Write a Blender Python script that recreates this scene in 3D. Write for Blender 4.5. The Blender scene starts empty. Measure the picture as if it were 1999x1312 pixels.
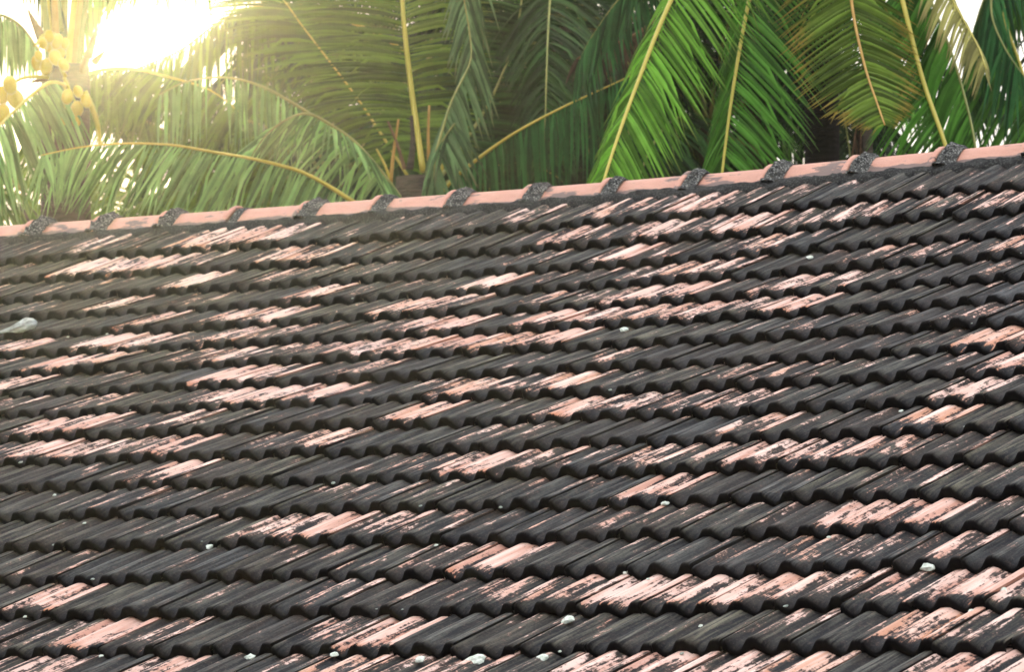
import bpy, bmesh, math, random
from mathutils import Vector, Matrix, noise
R_ = math.radians
SC = bpy.context.scene
COL = SC.collection

# ------------------------------------------------------------------ camera
CAM_Z = 4.2
PITCH = R_(4.7844)
FPX = 7719.65                      # focal length in pixels of the 1999 px wide photograph
W_, H_ = 1999.0, 1312.0
RIGHT = Vector((1, 0, 0))
FWD = Vector((0, math.cos(PITCH), math.sin(PITCH)))
UP = Vector((0, -math.sin(PITCH), math.cos(PITCH)))
CAM = Vector((0, 0, CAM_Z))
cd = bpy.data.cameras.new('camera')
cam = bpy.data.objects.new('camera', cd)
COL.objects.link(cam)
SC.camera = cam
cam.location = CAM
cam.rotation_euler = (R_(90) + PITCH, 0, 0)
cd.sensor_width = 36
cd.lens = 36 * FPX / W_
cd.clip_start = 0.1
cd.clip_end = 3000
cd.dof.use_dof = True
cd.dof.focus_distance = 12.2
cd.dof.aperture_fstop = 10.0

DSC = 0.7277
def at(x, y, d):
    """point seen at photograph pixel x, y at distance d along the view axis"""
    return CAM + (FWD + RIGHT * ((x - W_ / 2) / FPX) + UP * ((H_ / 2 - y) / FPX)) * (d * DSC)

# ------------------------------------------------------------------ sky, sun, exposure
SUN_DIR = (at(318, 66, 1.0) - CAM).normalized()
sun_el = math.asin(SUN_DIR.z)
sun_az = math.atan2(SUN_DIR.x, SUN_DIR.y)
w = bpy.data.worlds.new('World'); SC.world = w; w.use_nodes = True
nt = w.node_tree; nt.nodes.clear()
def N(t, typ, **k):
    n = t.nodes.new(typ)
    for a, v in k.items():
        setattr(n, a, v)
    return n
wo = N(nt, 'ShaderNodeOutputWorld')
bg = N(nt, 'ShaderNodeBackground'); bg.inputs[1].default_value = 0.1
sky = N(nt, 'ShaderNodeTexSky'); sky.sky_type = 'NISHITA'; sky.sun_disc = False
sky.sun_elevation = sun_el; sky.sun_rotation = sun_az
sky.dust_density = 3.0; sky.air_density = 1.0
# thin white overcast in front of the blue: brighter towards the zenith like any overcast sky
tc = N(nt, 'ShaderNodeTexCoord'); sx = N(nt, 'ShaderNodeSeparateXYZ')
nt.links.new(tc.outputs['Generated'], sx.inputs[0])
mr = N(nt, 'ShaderNodeMapRange'); mr.inputs[1].default_value = -0.02; mr.inputs[2].default_value = 1.0
nt.links.new(sx.outputs[2], mr.inputs[0])
cr = N(nt, 'ShaderNodeValToRGB')
cr.color_ramp.elements[0].color = (9.0, 9.3, 9.9, 1)
cr.color_ramp.elements[0].position = 0.0
cr.color_ramp.elements[1].color = (25.0, 25.6, 27.0, 1)
nt.links.new(mr.outputs[0], cr.inputs[0])
mx = N(nt, 'ShaderNodeMix', data_type='RGBA'); mx.inputs[0].default_value = 0.93
nt.links.new(sky.outputs[0], mx.inputs[6]); nt.links.new(cr.outputs[0], mx.inputs[7])
nt.links.new(mx.outputs[2], bg.inputs[0]); nt.links.new(bg.outputs[0], wo.inputs[0])

sl = bpy.data.lights.new('sun', 'SUN'); so = bpy.data.objects.new('sun', sl); COL.objects.link(so)
sl.energy = 4.5; sl.angle = R_(0.53); sl.color = (1.0, 0.85, 0.47)
so.location = (0, 0, 30)
so.rotation_euler = SUN_DIR.to_track_quat('Z', 'Y').to_euler()

vs = SC.view_settings
vs.view_transform = 'Standard'; vs.look = 'None'; vs.gamma = 1; vs.exposure = 0; vs.use_curve_mapping = False
SC.render.engine = 'CYCLES'
SC.cycles.use_denoising = True
SC.cycles.max_bounces = 8
SC.cycles.volume_bounces = 1
SC.cycles.transparent_max_bounces = 4

# ------------------------------------------------------------------ helpers
def tag(o, label=None, cat=None, group=None, kind=None):
    if label: o['label'] = label
    if cat: o['category'] = cat
    if group: o['group'] = group
    if kind: o['kind'] = kind
    return o

def empty(name, loc):
    o = bpy.data.objects.new(name, None); COL.objects.link(o)
    o.location = loc; o.empty_display_size = 0.2
    return o

def mesh(name, vs_, fs, mats, smooth=True, mi=None):
    m = bpy.data.meshes.new(name)
    m.from_pydata([tuple(v) for v in vs_], [], fs)
    for x in (mats if isinstance(mats, (list, tuple)) else [mats]):
        m.materials.append(x)
    if smooth:
        m.polygons.foreach_set('use_smooth', [True] * len(m.polygons))
    if mi: m.polygons.foreach_set('material_index', mi)
    m.update()
    return m

def obj(name, me, parent=None, loc=None):
    o = bpy.data.objects.new(name, me); COL.objects.link(o)
    if loc is not None: o.location = loc
    if parent is not None:
        o.parent = parent
        if loc is None:
            o.matrix_parent_inverse = Matrix.Translation(parent.location).inverted() if parent.parent is None else Matrix.Identity(4)
    return o

def matrix_parent(o, parent, inv):
    o.parent = parent; o.matrix_parent_inverse = inv

# ------------------------------------------------------------------ materials
def new_mat(name):
    m = bpy.data.materials.new(name); m.use_nodes = True
    t = m.node_tree; t.nodes.clear()
    out = N(t, 'ShaderNodeOutputMaterial')
    return m, t, out
def ramp(t, src, stops, interp='LINEAR'):
    r = N(t, 'ShaderNodeValToRGB'); r.color_ramp.interpolation = interp
    e = r.color_ramp.elements
    while len(e) < len(stops): e.new(0.5)
    for i, (p, c) in enumerate(stops):
        e[i].position = p
        e[i].color = (c, c, c, 1) if not isinstance(c, tuple) else (*c, 1)
    t.links.new(src, r.inputs[0]); return r.outputs[0]
def math_(t, op, a, b=None, c=None, clamp=False):
    n = N(t, 'ShaderNodeMath', operation=op, use_clamp=clamp)
    for i, v in enumerate((a, b, c)):
        if v is None: continue
        if isinstance(v, (int, float)): n.inputs[i].default_value = v
        else: t.links.new(v, n.inputs[i])
    return n.outputs[0]
def mixc(t, f, a, b):
    n = N(t, 'ShaderNodeMix', data_type='RGBA')
    for i, v in ((0, f), (6, a), (7, b)):
        if isinstance(v, (int, float)): n.inputs[i].default_value = v
        elif isinstance(v, tuple): n.inputs[i].default_value = (*v, 1)
        else: t.links.new(v, n.inputs[i])
    return n.outputs[2]
def noise_(t, vec, scale, detail=4, rough=0.55, dist=0.0):
    n = N(t, 'ShaderNodeTexNoise'); n.inputs['Scale'].default_value = scale
    n.inputs['Detail'].default_value = detail; n.inputs['Roughness'].default_value = rough
    n.inputs['Distortion'].default_value = dist
    if vec is not None: t.links.new(vec, n.inputs['Vector'])
    return n.outputs['Fac']
def mapping(t, vec, scale=(1, 1, 1), loc=None):
    n = N(t, 'ShaderNodeMapping'); n.inputs['Scale'].default_value = scale
    t.links.new(vec, n.inputs['Vector'])
    if loc is not None: t.links.new(loc, n.inputs['Location'])
    return n.outputs[0]
def bsdf(t, out, col, rough=0.7, spec=0.5, bump=None, bstr=0.3, bdist=0.01):
    b = N(t, 'ShaderNodeBsdfPrincipled')
    for k, v in (('Base Color', col), ('Roughness', rough), ('Specular IOR Level', spec)):
        if isinstance(v, (int, float)): b.inputs[k].default_value = v
        elif isinstance(v, tuple): b.inputs[k].default_value = (*v, 1)
        else: t.links.new(v, b.inputs[k])
    if bump is not None:
        bn = N(t, 'ShaderNodeBump'); bn.inputs['Strength'].default_value = bstr; bn.inputs['Distance'].default_value = bdist
        t.links.new(bump, bn.inputs['Height']); t.links.new(bn.outputs[0], b.inputs['Normal'])
    if out is not None: t.links.new(b.outputs[0], out.inputs[0])
    return b

def tile_material():
    """clay under a crust of black algae; how much clay still shows comes from each tile's own 'wear'"""
    m, t, out = new_mat('weathered_clay_tile')
    uv = N(t, 'ShaderNodeUVMap').outputs[0]
    def att(name, typ):
        a = N(t, 'ShaderNodeAttribute'); a.attribute_type = typ; a.attribute_name = name; return a
    wear = math_(t, 'ADD', att('wear', 'OBJECT').outputs['Fac'], att('tile_wear', 'GEOMETRY').outputs['Fac'])
    rnd = math_(t, 'ADD', att('seed', 'OBJECT').outputs['Fac'], att('tile_seed', 'GEOMETRY').outputs['Fac'])
    crest = att('crest', 'GEOMETRY').outputs['Fac']
    off = N(t, 'ShaderNodeCombineXYZ')
    t.links.new(math_(t, 'MULTIPLY', rnd, 37.7), off.inputs[0]); t.links.new(math_(t, 'MULTIPLY', rnd, 91.3), off.inputs[1])
    t.links.new(math_(t, 'MULTIPLY', rnd, 13.1), off.inputs[2])
    patch = noise_(t, mapping(t, uv, (1.0, 0.20, 1), off.outputs[0]), 21, 6, 0.62, 0.3)
    patch2 = noise_(t, mapping(t, uv, (1.0, 0.55, 1), off.outputs[0]), 75, 5, 0.7, 0.2)
    grain = noise_(t, mapping(t, uv, (1.0, 0.55, 1), off.outputs[0]), 190, 4, 0.75)
    streak = noise_(t, mapping(t, uv, (1.0, 0.035, 1), off.outputs[0]), 130, 4, 0.65)
    streak2 = noise_(t, mapping(t, uv, (1.0, 0.05, 1), off.outputs[0]), 45, 3, 0.6)
    sy = N(t, 'ShaderNodeSeparateXYZ'); t.links.new(uv, sy.inputs[0])
    yv = sy.outputs[1]
    # level of exposed clay
    lvl = math_(t, 'MULTIPLY', wear, 0.305)
    lvl = math_(t, 'ADD', lvl, math_(t, 'MULTIPLY', crest, 0.185))
    lvl = math_(t, 'ADD', lvl, math_(t, 'MULTIPLY', math_(t, 'SUBTRACT', patch, 0.5), 0.95))
    lvl = math_(t, 'ADD', lvl, math_(t, 'MULTIPLY', math_(t, 'SUBTRACT', patch2, 0.5), 0.60))
    lvl = math_(t, 'ADD', lvl, math_(t, 'MULTIPLY', math_(t, 'SUBTRACT', streak, 0.5), 0.72))
    lvl = math_(t, 'ADD', lvl, math_(t, 'MULTIPLY', math_(t, 'SUBTRACT', grain, 0.5), 0.16))
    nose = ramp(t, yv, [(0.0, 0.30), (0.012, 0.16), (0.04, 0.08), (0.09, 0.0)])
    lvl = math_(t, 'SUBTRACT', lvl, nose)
    bare = ramp(t, lvl, [(0.315, 0.0), (0.385, 1.0)])
    # clay
    clay = mixc(t, patch2, (0.34, 0.130, 0.080), (0.54, 0.27, 0.195))
    clay = mixc(t, ramp(t, rnd, [(0.62, 0.0), (0.9, 0.75)]), clay, (0.50, 0.21, 0.095))
    clay = mixc(t, ramp(t, rnd, [(0.05, 0.55), (0.25, 0.0)]), clay, (0.60, 0.42, 0.36))
    clay = mixc(t, math_(t, 'MULTIPLY', crest, 0.5), clay, (0.72, 0.46, 0.37))  # crest highlight painted into the clay colour
    clay = mixc(t, ramp(t, streak2, [(0.42, 0.0), (0.66, 0.9)]), clay, (0.82, 0.60, 0.52))
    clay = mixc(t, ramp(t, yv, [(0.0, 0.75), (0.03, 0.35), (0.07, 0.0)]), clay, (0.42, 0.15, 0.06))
    clay = mixc(t, ramp(t, grain, [(0.30, 0.6), (0.42, 0.0)]), clay, (0.12, 0.07, 0.06))
    # algae crust, with painted shade on the lip laid over it last
    dark = mixc(t, ramp(t, streak2, [(0.35, 0.0), (0.65, 1.0)]), (0.004, 0.005, 0.008), (0.021, 0.021, 0.021))
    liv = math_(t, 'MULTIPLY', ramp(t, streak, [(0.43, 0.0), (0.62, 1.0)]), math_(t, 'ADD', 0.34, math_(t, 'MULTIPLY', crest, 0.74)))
    tone = ramp(t, rnd, [(0.0, (0.17, 0.157, 0.11)), (0.35, (0.10, 0.104, 0.102)), (0.7, (0.15, 0.14, 0.105)), (1.0, (0.125, 0.128, 0.13))])
    dark = mixc(t, liv, dark, tone)
    dark = mixc(t, ramp(t, math_(t, 'FRACT', math_(t, 'MULTIPLY', rnd, 7.3)), [(0.45, 0.0), (0.95, 0.45)]), dark, (0.046, 0.034, 0.026))
    dark = mixc(t, ramp(t, patch, [(0.50, 0.0), (0.62, 0.5)]), dark, (0.055, 0.038, 0.028))
    dark = mixc(t, math_(t, 'MULTIPLY', math_(t, 'SUBTRACT', 1.0, crest), 0.55), dark, (0.009, 0.011, 0.016))  # darker and bluer towards the pans
    dark = mixc(t, ramp(t, patch2, [(0.56, 0.0), (0.75, 0.35)]), dark, (0.19, 0.12, 0.10))
    dark = mixc(t, ramp(t, grain, [(0.55, 0.0), (0.68, 0.6)]), dark, (0.125, 0.10, 0.08))
    dark = mixc(t, ramp(t, grain, [(0.33, 0.75), (0.47, 0.0)]), dark, (0.007, 0.007, 0.008))
    grime = mixc(t, patch2, (0.07, 0.038, 0.027), (0.17, 0.10, 0.08))
    dark = mixc(t, math_(t, 'MULTIPLY', ramp(t, lvl, [(0.23, 0.0), (0.34, 1.0)]), ramp(t, grain, [(0.40, 0.25), (0.60, 0.9)])), dark, grime)
    dark = mixc(t, ramp(t, yv, [(0.0, 0.93), (0.006, 0.70), (0.020, 0.30), (0.05, 0.0)]), dark, (0.005, 0.0045, 0.005))  # lip shade painted in: near-black front face fading up the nose
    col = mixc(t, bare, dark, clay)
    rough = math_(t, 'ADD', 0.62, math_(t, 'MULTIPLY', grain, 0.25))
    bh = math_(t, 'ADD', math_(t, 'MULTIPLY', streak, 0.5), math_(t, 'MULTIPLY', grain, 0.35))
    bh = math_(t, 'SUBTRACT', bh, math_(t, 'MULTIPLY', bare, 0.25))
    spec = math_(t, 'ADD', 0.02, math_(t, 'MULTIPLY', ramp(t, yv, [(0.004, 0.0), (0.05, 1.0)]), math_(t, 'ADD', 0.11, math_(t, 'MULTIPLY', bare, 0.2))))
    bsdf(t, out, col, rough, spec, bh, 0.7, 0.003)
    return m

def mortar_material(name, a, b, speck):
    m, t, out = new_mat(name)
    oc = N(t, 'ShaderNodeTexCoord').outputs['Object']
    g = noise_(t, oc, 120, 4, 0.75); l = noise_(t, oc, 22, 4, 0.6)
    c = mixc(t, ramp(t, l, [(0.35, 0.0), (0.65, 1.0)]), a, b)
    c = mixc(t, ramp(t, g, [(0.53, 0.0), (0.63, 0.9)]), c, speck)
    c = mixc(t, ramp(t, g, [(0.38, 0.9), (0.48, 0.0)]), c, (0.012, 0.012, 0.012))
    bsdf(t, out, c, 0.9, 0.2, g, 1.0, 0.012)
    return m

def ridge_material():
    m, t, out = new_mat('ridge_clay')
    tcn = N(t, 'ShaderNodeTexCoord')
    off = N(t, 'ShaderNodeCombineXYZ'); oi = N(t, 'ShaderNodeObjectInfo')
    t.links.new(math_(t, 'MULTIPLY', oi.outputs['Random'], 50), off.inputs[0])
    v = mapping(t, tcn.outputs['Object'], (1, 1, 1), off.outputs[0])
    vl = mapping(t, tcn.outputs['Object'], (0.35, 1, 1), off.outputs[0])
    big = noise_(t, vl, 9, 5, 0.6, 0.2); fine = noise_(t, v, 260, 3, 0.7); mid = noise_(t, vl, 40, 4, 0.6)
    c = mixc(t, mid, (0.48, 0.205, 0.135), (0.64, 0.35, 0.26))
    c = mixc(t, ramp(t, fine, [(0.34, 0.5), (0.44, 0.0)]), c, (0.2, 0.09, 0.07))
    # soot blotches near the crown and grime along the bedding edge
    sep = N(t, 'ShaderNodeSeparateXYZ'); t.links.new(tcn.outputs['Object'], sep.inputs[0])
    low = ramp(t, sep.outputs[2], [(0.0, 0.55), (0.012, 0.22), (0.035, 0.0)])
    lv = math_(t, 'ADD', big, math_(t, 'MULTIPLY', math_(t, 'SUBTRACT', mid, 0.5), 0.25))
    lv = math_(t, 'ADD', lv, math_(t, 'MULTIPLY', math_(t, 'SUBTRACT', fine, 0.5), 0.12))
    lv = math_(t, 'ADD', lv, low)
    c = mixc(t, ramp(t, lv, [(0.575, 0.0), (0.60, 0.85)]), c, (0.10, 0.078, 0.07))
    bsdf(t, out, c, 0.6, 0.4, mid, 0.25, 0.004)
    return m

def leaf_material(name, base, tipc, tip_from=0.75, var=0.25, trans=0.35, vein=(0.25, 0.30, 0.06)):
    m, t, out = new_mat(name)
    uv = N(t, 'ShaderNodeUVMap').outputs[0]
    sp = N(t, 'ShaderNodeSeparateXYZ'); t.links.new(uv, sp.inputs[0])
    rv = N(t, 'ShaderNodeAttribute'); rv.attribute_name = 'leaf_rand'
    r = rv.outputs['Fac']
    oc = N(t, 'ShaderNodeTexCoord').outputs['Object']
    ns = noise_(t, oc, 14, 4, 0.6)
    b2 = tuple(min(1, x * 2.1) for x in base); b0 = tuple(x * 0.34 for x in base)
    f = math_(t, 'ADD', math_(t, 'MULTIPLY', r, 0.6), math_(t, 'MULTIPLY', ns, 0.4))
    c = ramp(t, f, [(0.25, b0), (0.5, base), (0.8, b2)])
    tl = math_(t, 'ADD', sp.outputs[1], math_(t, 'MULTIPLY', math_(t, 'SUBTRACT', r, 0.5), 0.35))
    c = mixc(t, ramp(t, tl, [(tip_from - 0.12, 0.0), (tip_from + 0.12, 1.0)]), c, tipc)
    sy = N(t, 'ShaderNodeMath', operation='ABSOLUTE'); t.links.new(sp.outputs[0], sy.inputs[0])
    c = mixc(t, ramp(t, noise_(t, oc, 60, 3, 0.6), [(0.68, 0.0), (0.74, 0.6)]), c, (0.30, 0.22, 0.06))
    b = bsdf(t, None, c, 0.45, 0.14)
    tr = N(t, 'ShaderNodeBsdfTranslucent')
    tcx = mixc(t, 0.5, c, tuple(min(1, x * 1.6 + 0.02) for x in base))
    t.links.new(tcx, tr.inputs[0])
    ms = N(t, 'ShaderNodeMixShader'); ms.inputs[0].default_value = trans
    t.links.new(b.outputs[0], ms.inputs[1]); t.links.new(tr.outputs[0], ms.inputs[2])
    t.links.new(ms.outputs[0], out.inputs[0])
    return m

def simple_mat(name, a, b, scale=20, rough=0.7, spec=0.3, bstr=0.5, bd=0.01, stretch=(1, 1, 1)):
    m, t, out = new_mat(name)
    oc = mapping(t, N(t, 'ShaderNodeTexCoord').outputs['Object'], stretch)
    n = noise_(t, oc, scale, 5, 0.65)
    c = mixc(t, ramp(t, n, [(0.3, 0.0), (0.7, 1.0)]), a, b)
    bsdf(t, out, c, rough, spec, n, bstr, bd)
    return m

M_TILE = tile_material()
M_RIDGE = ridge_material()
M_MORTAR = mortar_material('lichened_mortar', (0.016, 0.017, 0.018), (0.095, 0.095, 0.088), (0.50, 0.50, 0.46))
M_BED = mortar_material('sooty_bedding_mortar', (0.018, 0.018, 0.018), (0.04, 0.04, 0.038), (0.13, 0.13, 0.12))
M_LICH = simple_mat('pale_lichen', (0.42, 0.48, 0.38), (0.84, 0.87, 0.79), 90, 0.9, 0.2, 0.9, 0.004)
M_LICHD = simple_mat('dull_lichen', (0.16, 0.20, 0.17), (0.40, 0.44, 0.38), 110, 0.9, 0.2, 0.9, 0.004)
M_WALL = simple_mat('lime_wall', (0.42, 0.38, 0.32), (0.58, 0.54, 0.47), 3, 0.9, 0.2, 0.2)
M_WOOD = simple_mat('old_batten_wood', (0.05, 0.035, 0.025), (0.10, 0.07, 0.05), 12, 0.85, 0.2, stretch=(1, 8, 8))
M_GROUND = simple_mat('grassy_soil', (0.045, 0.06, 0.02), (0.12, 0.09, 0.05), 0.35, 0.95, 0.1)
M_BARK = simple_mat('palm_bark', (0.035, 0.028, 0.022), (0.13, 0.105, 0.08), 14, 0.9, 0.15, 0.9, 0.02, (1, 1, 5))
M_BARKD = simple_mat('dark_palm_bark', (0.007, 0.006, 0.006), (0.022, 0.018, 0.016), 14, 0.9, 0.1, 0.9, 0.02, (1, 1, 5))
M_PETY = simple_mat('yellow_petiole', (0.42, 0.36, 0.035), (0.56, 0.45, 0.07), 9, 0.4, 0.5, 0.1)
M_PETG = simple_mat('green_petiole', (0.16, 0.20, 0.04), (0.30, 0.30, 0.07), 9, 0.45, 0.5, 0.1)
M_PETO = simple_mat('orange_petiole', (0.36, 0.19, 0.035), (0.50, 0.29, 0.06), 9, 0.5, 0.4, 0.1)
M_SHEATH = simple_mat('brown_leaf_sheath', (0.10, 0.055, 0.03), (0.26, 0.15, 0.08), 20, 0.8, 0.2, 0.6)
M_COCO = simple_mat('yellow_coconut_husk', (0.46, 0.30, 0.012), (0.68, 0.46, 0.025), 9, 0.4, 0.5, 0.1)
L = {
 'bright': leaf_material('bright_green_leaf', (0.155, 0.350, 0.042), (0.20, 0.24, 0.06), 0.97),
 'green': leaf_material('green_leaf', (0.078, 0.215, 0.028), (0.10, 0.17, 0.05), 0.97),
 'dark': leaf_material('dark_green_leaf', (0.024, 0.062, 0.014), (0.05, 0.08, 0.03), 0.97, trans=0.3),
 'olive': leaf_material('olive_leaf', (0.085, 0.15, 0.018), (0.12, 0.13, 0.04), 0.95, trans=0.4),
 'shade': leaf_material('shaded_green_leaf', (0.011, 0.028, 0.007), (0.03, 0.05, 0.02), 0.97, trans=0.25),  # shade of the grove painted in as a darker leaf colour
 'blue': leaf_material('blue_green_leaf', (0.034, 0.125, 0.034), (0.06, 0.14, 0.07), 0.97),
 'pale': leaf_material('pale_green_leaf', (0.20, 0.35, 0.115), (0.24, 0.34, 0.14), 0.97),
 'grey': leaf_material('grey_green_leaf', (0.10, 0.19, 0.075), (0.18, 0.20, 0.10), 0.9),
 'burnt': leaf_material('yellow_tipped_leaf', (0.12, 0.19, 0.025), (0.36, 0.25, 0.05), 0.76, trans=0.3),
 'straw': leaf_material('straw_leaf', (0.42, 0.40, 0.14), (0.35, 0.27, 0.12), 0.8),
 'dry': leaf_material('dry_brown_leaf', (0.06, 0.038, 0.022), (0.09, 0.06, 0.04), 0.8, trans=0.15),
}

# ------------------------------------------------------------------ ground
g = obj('ground', mesh('ground', [(-320, -250, 0), (320, -250, 0), (320, 500, 0), (-320, 500, 0)], [(0, 1, 2, 3)], M_GROUND, False))
tag(g, kind='structure')

# ------------------------------------------------------------------ the roof's frame
def c2w(x, y, z): return RIGHT * x - UP * y + FWD * z
D1 = c2w(0.830109, -0.046507, -0.555658).normalized()          # along the ridge, to the right
D1 = Vector((D1.x, D1.y, 0)).normalized()
D2 = c2w(0.519736, -0.296423, 0.801254); D2 = (D2 - D1 * D2.dot(D1)).normalized()   # up the slope
NN = D1.cross(D2).normalized()
P0 = CAM + c2w(0.034811, -0.544630, 16.970306)
EXPO, C0, RL, TW = 0.30443, 0.41674, 0.40003, 0.215
CO = [0.012418, -0.004782, 0.012233, -0.000911, 0.00326, -0.011912, 0.00047, -0.001393, 0.001667, -0.002922, 9.1e-05, 0.0012]
def sag(u, v):
    u = max(-3.5, min(7.2, u)); v = max(0.2, min(6.2, v)) - 3
    b = (1, u, v, u*u, u*v, v*v, u**3, u*u*v, u*v*v, v**3, u*u*v*v, v**4)
    return sum(a * c for a, c in zip(CO, b))
def RP(u, v, h=0.0):
    """roof point: u along the ridge, v down the slope from the ridge base line, h off the plane"""
    return P0 + D1 * u - D2 * v + NN * (h + sag(u, v))

NROW = 19
U_PH = 4.36744                     # a known joint between two tiles
def frame_x(p):
    q = p - CAM; z = q.dot(FWD)
    return W_ / 2 + FPX * q.dot(RIGHT) / z, H_ / 2 - FPX * q.dot(UP) / z

house = empty('old_house', (P0.x, P0.y, 0))
tag(house, 'old house with a weathered dark clay tile roof and pink ridge tiles below the palms', 'house')
HINV = Matrix.Translation(house.location).inverted()
def hpart(name, me, parent=None):
    o = bpy.data.objects.new(name, me); COL.objects.link(o)
    o.parent = parent or house
    o.matrix_parent_inverse = HINV
    return o

# roof deck (battens and rafters hidden below the tiles), both slopes, and the walls under it
U0, U1, VE = -7.0, 10.0, C0 + 21.5 * EXPO
def slab(a, b, c, d, t):
    vs_ = [a, b, c, d] + [x - Vector((0, 0, t)) for x in (a, b, c, d)]
    return vs_, [(0, 1, 2, 3), (7, 6, 5, 4), (0, 4, 5, 1), (1, 5, 6, 2), (2, 6, 7, 3), (3, 7, 4, 0)]
def flat(u, v, h): return P0 + D1 * u - D2 * v + NN * h
VR = -0.125
apex = lambda u: flat(u, VR, -0.055)
back = D2.copy(); HZ = Vector((D2.x, D2.y, 0)).normalized()
def bk(u, s): return apex(u) + HZ * (s * math.hypot(D2.x, D2.y)) - Vector((0, 0, s * D2.z))
v1, f1 = slab(flat(U0, VE, -0.055), flat(U1, VE, -0.055), apex(U1), apex(U0), 0.04)
v2, f2 = slab(apex(U0), apex(U1), bk(U1, VE), bk(U0, VE), 0.04)
roof = hpart('roof', mesh('roof', v1 + v2, f1 + [tuple(i + 8 for i in f) for f in f2], M_WOOD, False))
tag(roof, 'dark weathered interlocking clay tile slope with patches of bare pink clay')
def wall(name, a, b, t):
    n = (b - a).cross(Vector((0, 0, 1))).normalized() * t
    za, zb = a.z, b.z
    vs_ = [Vector((a.x, a.y, 0)), Vector((b.x, b.y, 0)), b, a]
    vs_ = vs_ + [x + n for x in vs_]
    return hpart(name, mesh(name, vs_, [(0, 1, 2, 3), (7, 6, 5, 4), (0, 4, 5, 1), (1, 5, 6, 2), (2, 6, 7, 3), (3, 7, 4, 0)], M_WALL, False))
wall('wall', flat(U0 + .3, VE - .5, -.12), flat(U1 - .3, VE - .5, -.12), -0.2)
wall('wall', bk(U0 + .3, VE - .5) - Vector((0, 0, .06)), bk(U1 - .3, VE - .5) - Vector((0, 0, .06)), 0.2)
for u in (U0 + .3, U1 - .5):
    a, b, c = flat(u, VE - .5, -.12), apex(u) - Vector((0, 0, .06)), bk(u, VE - .5) - Vector((0, 0, .06))
    base = [Vector((p.x, p.y, 0)) for p in (a, c)]
    vs_ = [base[0], base[1], c, b, a]; vs_ = vs_ + [x + D1 * .2 for x in vs_]
    hpart('gable_wall', mesh('gable_wall', vs_, [(0, 1, 2, 3, 4), (9, 8, 7, 6, 5)] + [(i, i + 5, (i + 1) % 5 + 5, (i + 1) % 5) for i in range(5)], M_WALL, False))

# ------------------------------------------------------------------ roof tiles
PROF = [(0,.60),(.01,.80),(.045,.83),(.055,.70),(.10,.36),(.15,.10),(.19,0),(.225,.0),(.27,.14),(.31,.48),(.35,.86),(.375,.97),(.42,1.02),(.50,1.0),(.515,.93),(.555,.66),(.575,.62),(.62,.34),(.67,.09),(.705,0),(.735,.0),(.775,.14),(.815,.50),(.85,.86),(.87,.98),(.91,1.02),(.97,1.02),(.985,.92),(1,.90)]
TLEN = 0.370
TILT = 0.094
def tile_geo(seed, du=0.0015):
    """one interlocking tile: two pans, two ribs, rolled nose; x across, y up the slope, z off the roof"""
    rr = random.Random(seed)
    hs = 1 + rr.uniform(-.06, .06)
    k = [rr.uniform(-.05, .05) for _ in range(4)]
    ys = [TLEN, 0.30, 0.16, 0.06, 0.034, 0.016, 0.006, 0.001]
    vs_, uvs, cr_ = [], [], []
    chip = rr.uniform(.02, .19) if seed % 3 == 0 else -1
    RIB, TH = 0.0230, 0.0145
    for yi, y in enumerate(ys):
        tf = y / TLEN
        for (u, h) in PROF:
            hh = h * (1 + k[0] * math.sin(u * 6 + k[1] * 40)) * hs
            pan = 1 - min(1, max(0, h))
            z = 0.0480 + RIB * hh * (1 - 0.16 * tf) - y * TILT
            # rolled nose: the pans bend down early, the ribs stay up to the very edge
            rad = 0.010 + 0.042 * pan
            if y < rad:
                q = (rad - y) / rad
                z -= (0.004 + 0.009 * pan) * q * q
            x = (u * (TW - du * 2) + du)
            xx = x + 0.0008 * math.sin(y * 30 + seed)
            yn = y
            if y < 0.02: yn = y + max(0, .0030 * noise.noise(Vector((x * 45, seed * 5.3, 0))) + .0016 * noise.noise(Vector((x * 130, seed * 2.3, 4))))
            if abs(x - chip) < .016 and y < .02: yn += .010 * (1 - abs(x - chip) / .016)
            z += .0009 * noise.noise(Vector((x * 40, y * 18, seed * 3.7)))
            vs_.append((xx, yn, z)); uvs.append((x, y)); cr_.append(max(0, min(1, h)))
    n = len(PROF)
    # front face: nose bottom edge then back underneath
    for (yy, dz, back_) in ((0.001, -TH * .55, 0), (0.004, -TH, 0), (0.05, -TH, 1)):
        for i, (u, h) in enumerate(PROF):
            top = vs_[7 * n + i]
            z = top[2] + dz
            pan = 1 - min(1, max(0, h))
            if yy >= 0.004: z -= 0.0165 * (1 - pan)      # rib ends are closed lower than the crest
            z2 = z if not back_ else z + .002
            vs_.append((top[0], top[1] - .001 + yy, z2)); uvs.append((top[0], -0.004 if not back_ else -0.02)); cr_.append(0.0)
    rows = len(ys) + 3
    fs = []
    for r in range(rows - 1):
        for i in range(n - 1):
            a = r * n + i
            fs.append((a, a + n, a + n + 1, a + 1))
    # side walls
    for i, flip in ((0, 0), (n - 1, 1)):
        idx = [r * n + i for r in range(rows)]
        top, bot = idx[:8], idx[8:]
        b = len(vs_)
        for j in range(8):
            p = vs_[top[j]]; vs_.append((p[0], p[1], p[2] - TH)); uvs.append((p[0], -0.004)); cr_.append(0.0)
        for j in range(7):
            q = (top[j], b + j, b + j + 1, top[j + 1])
            fs.append(q if flip else q[::-1])
    return vs_, fs, uvs, cr_
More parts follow.
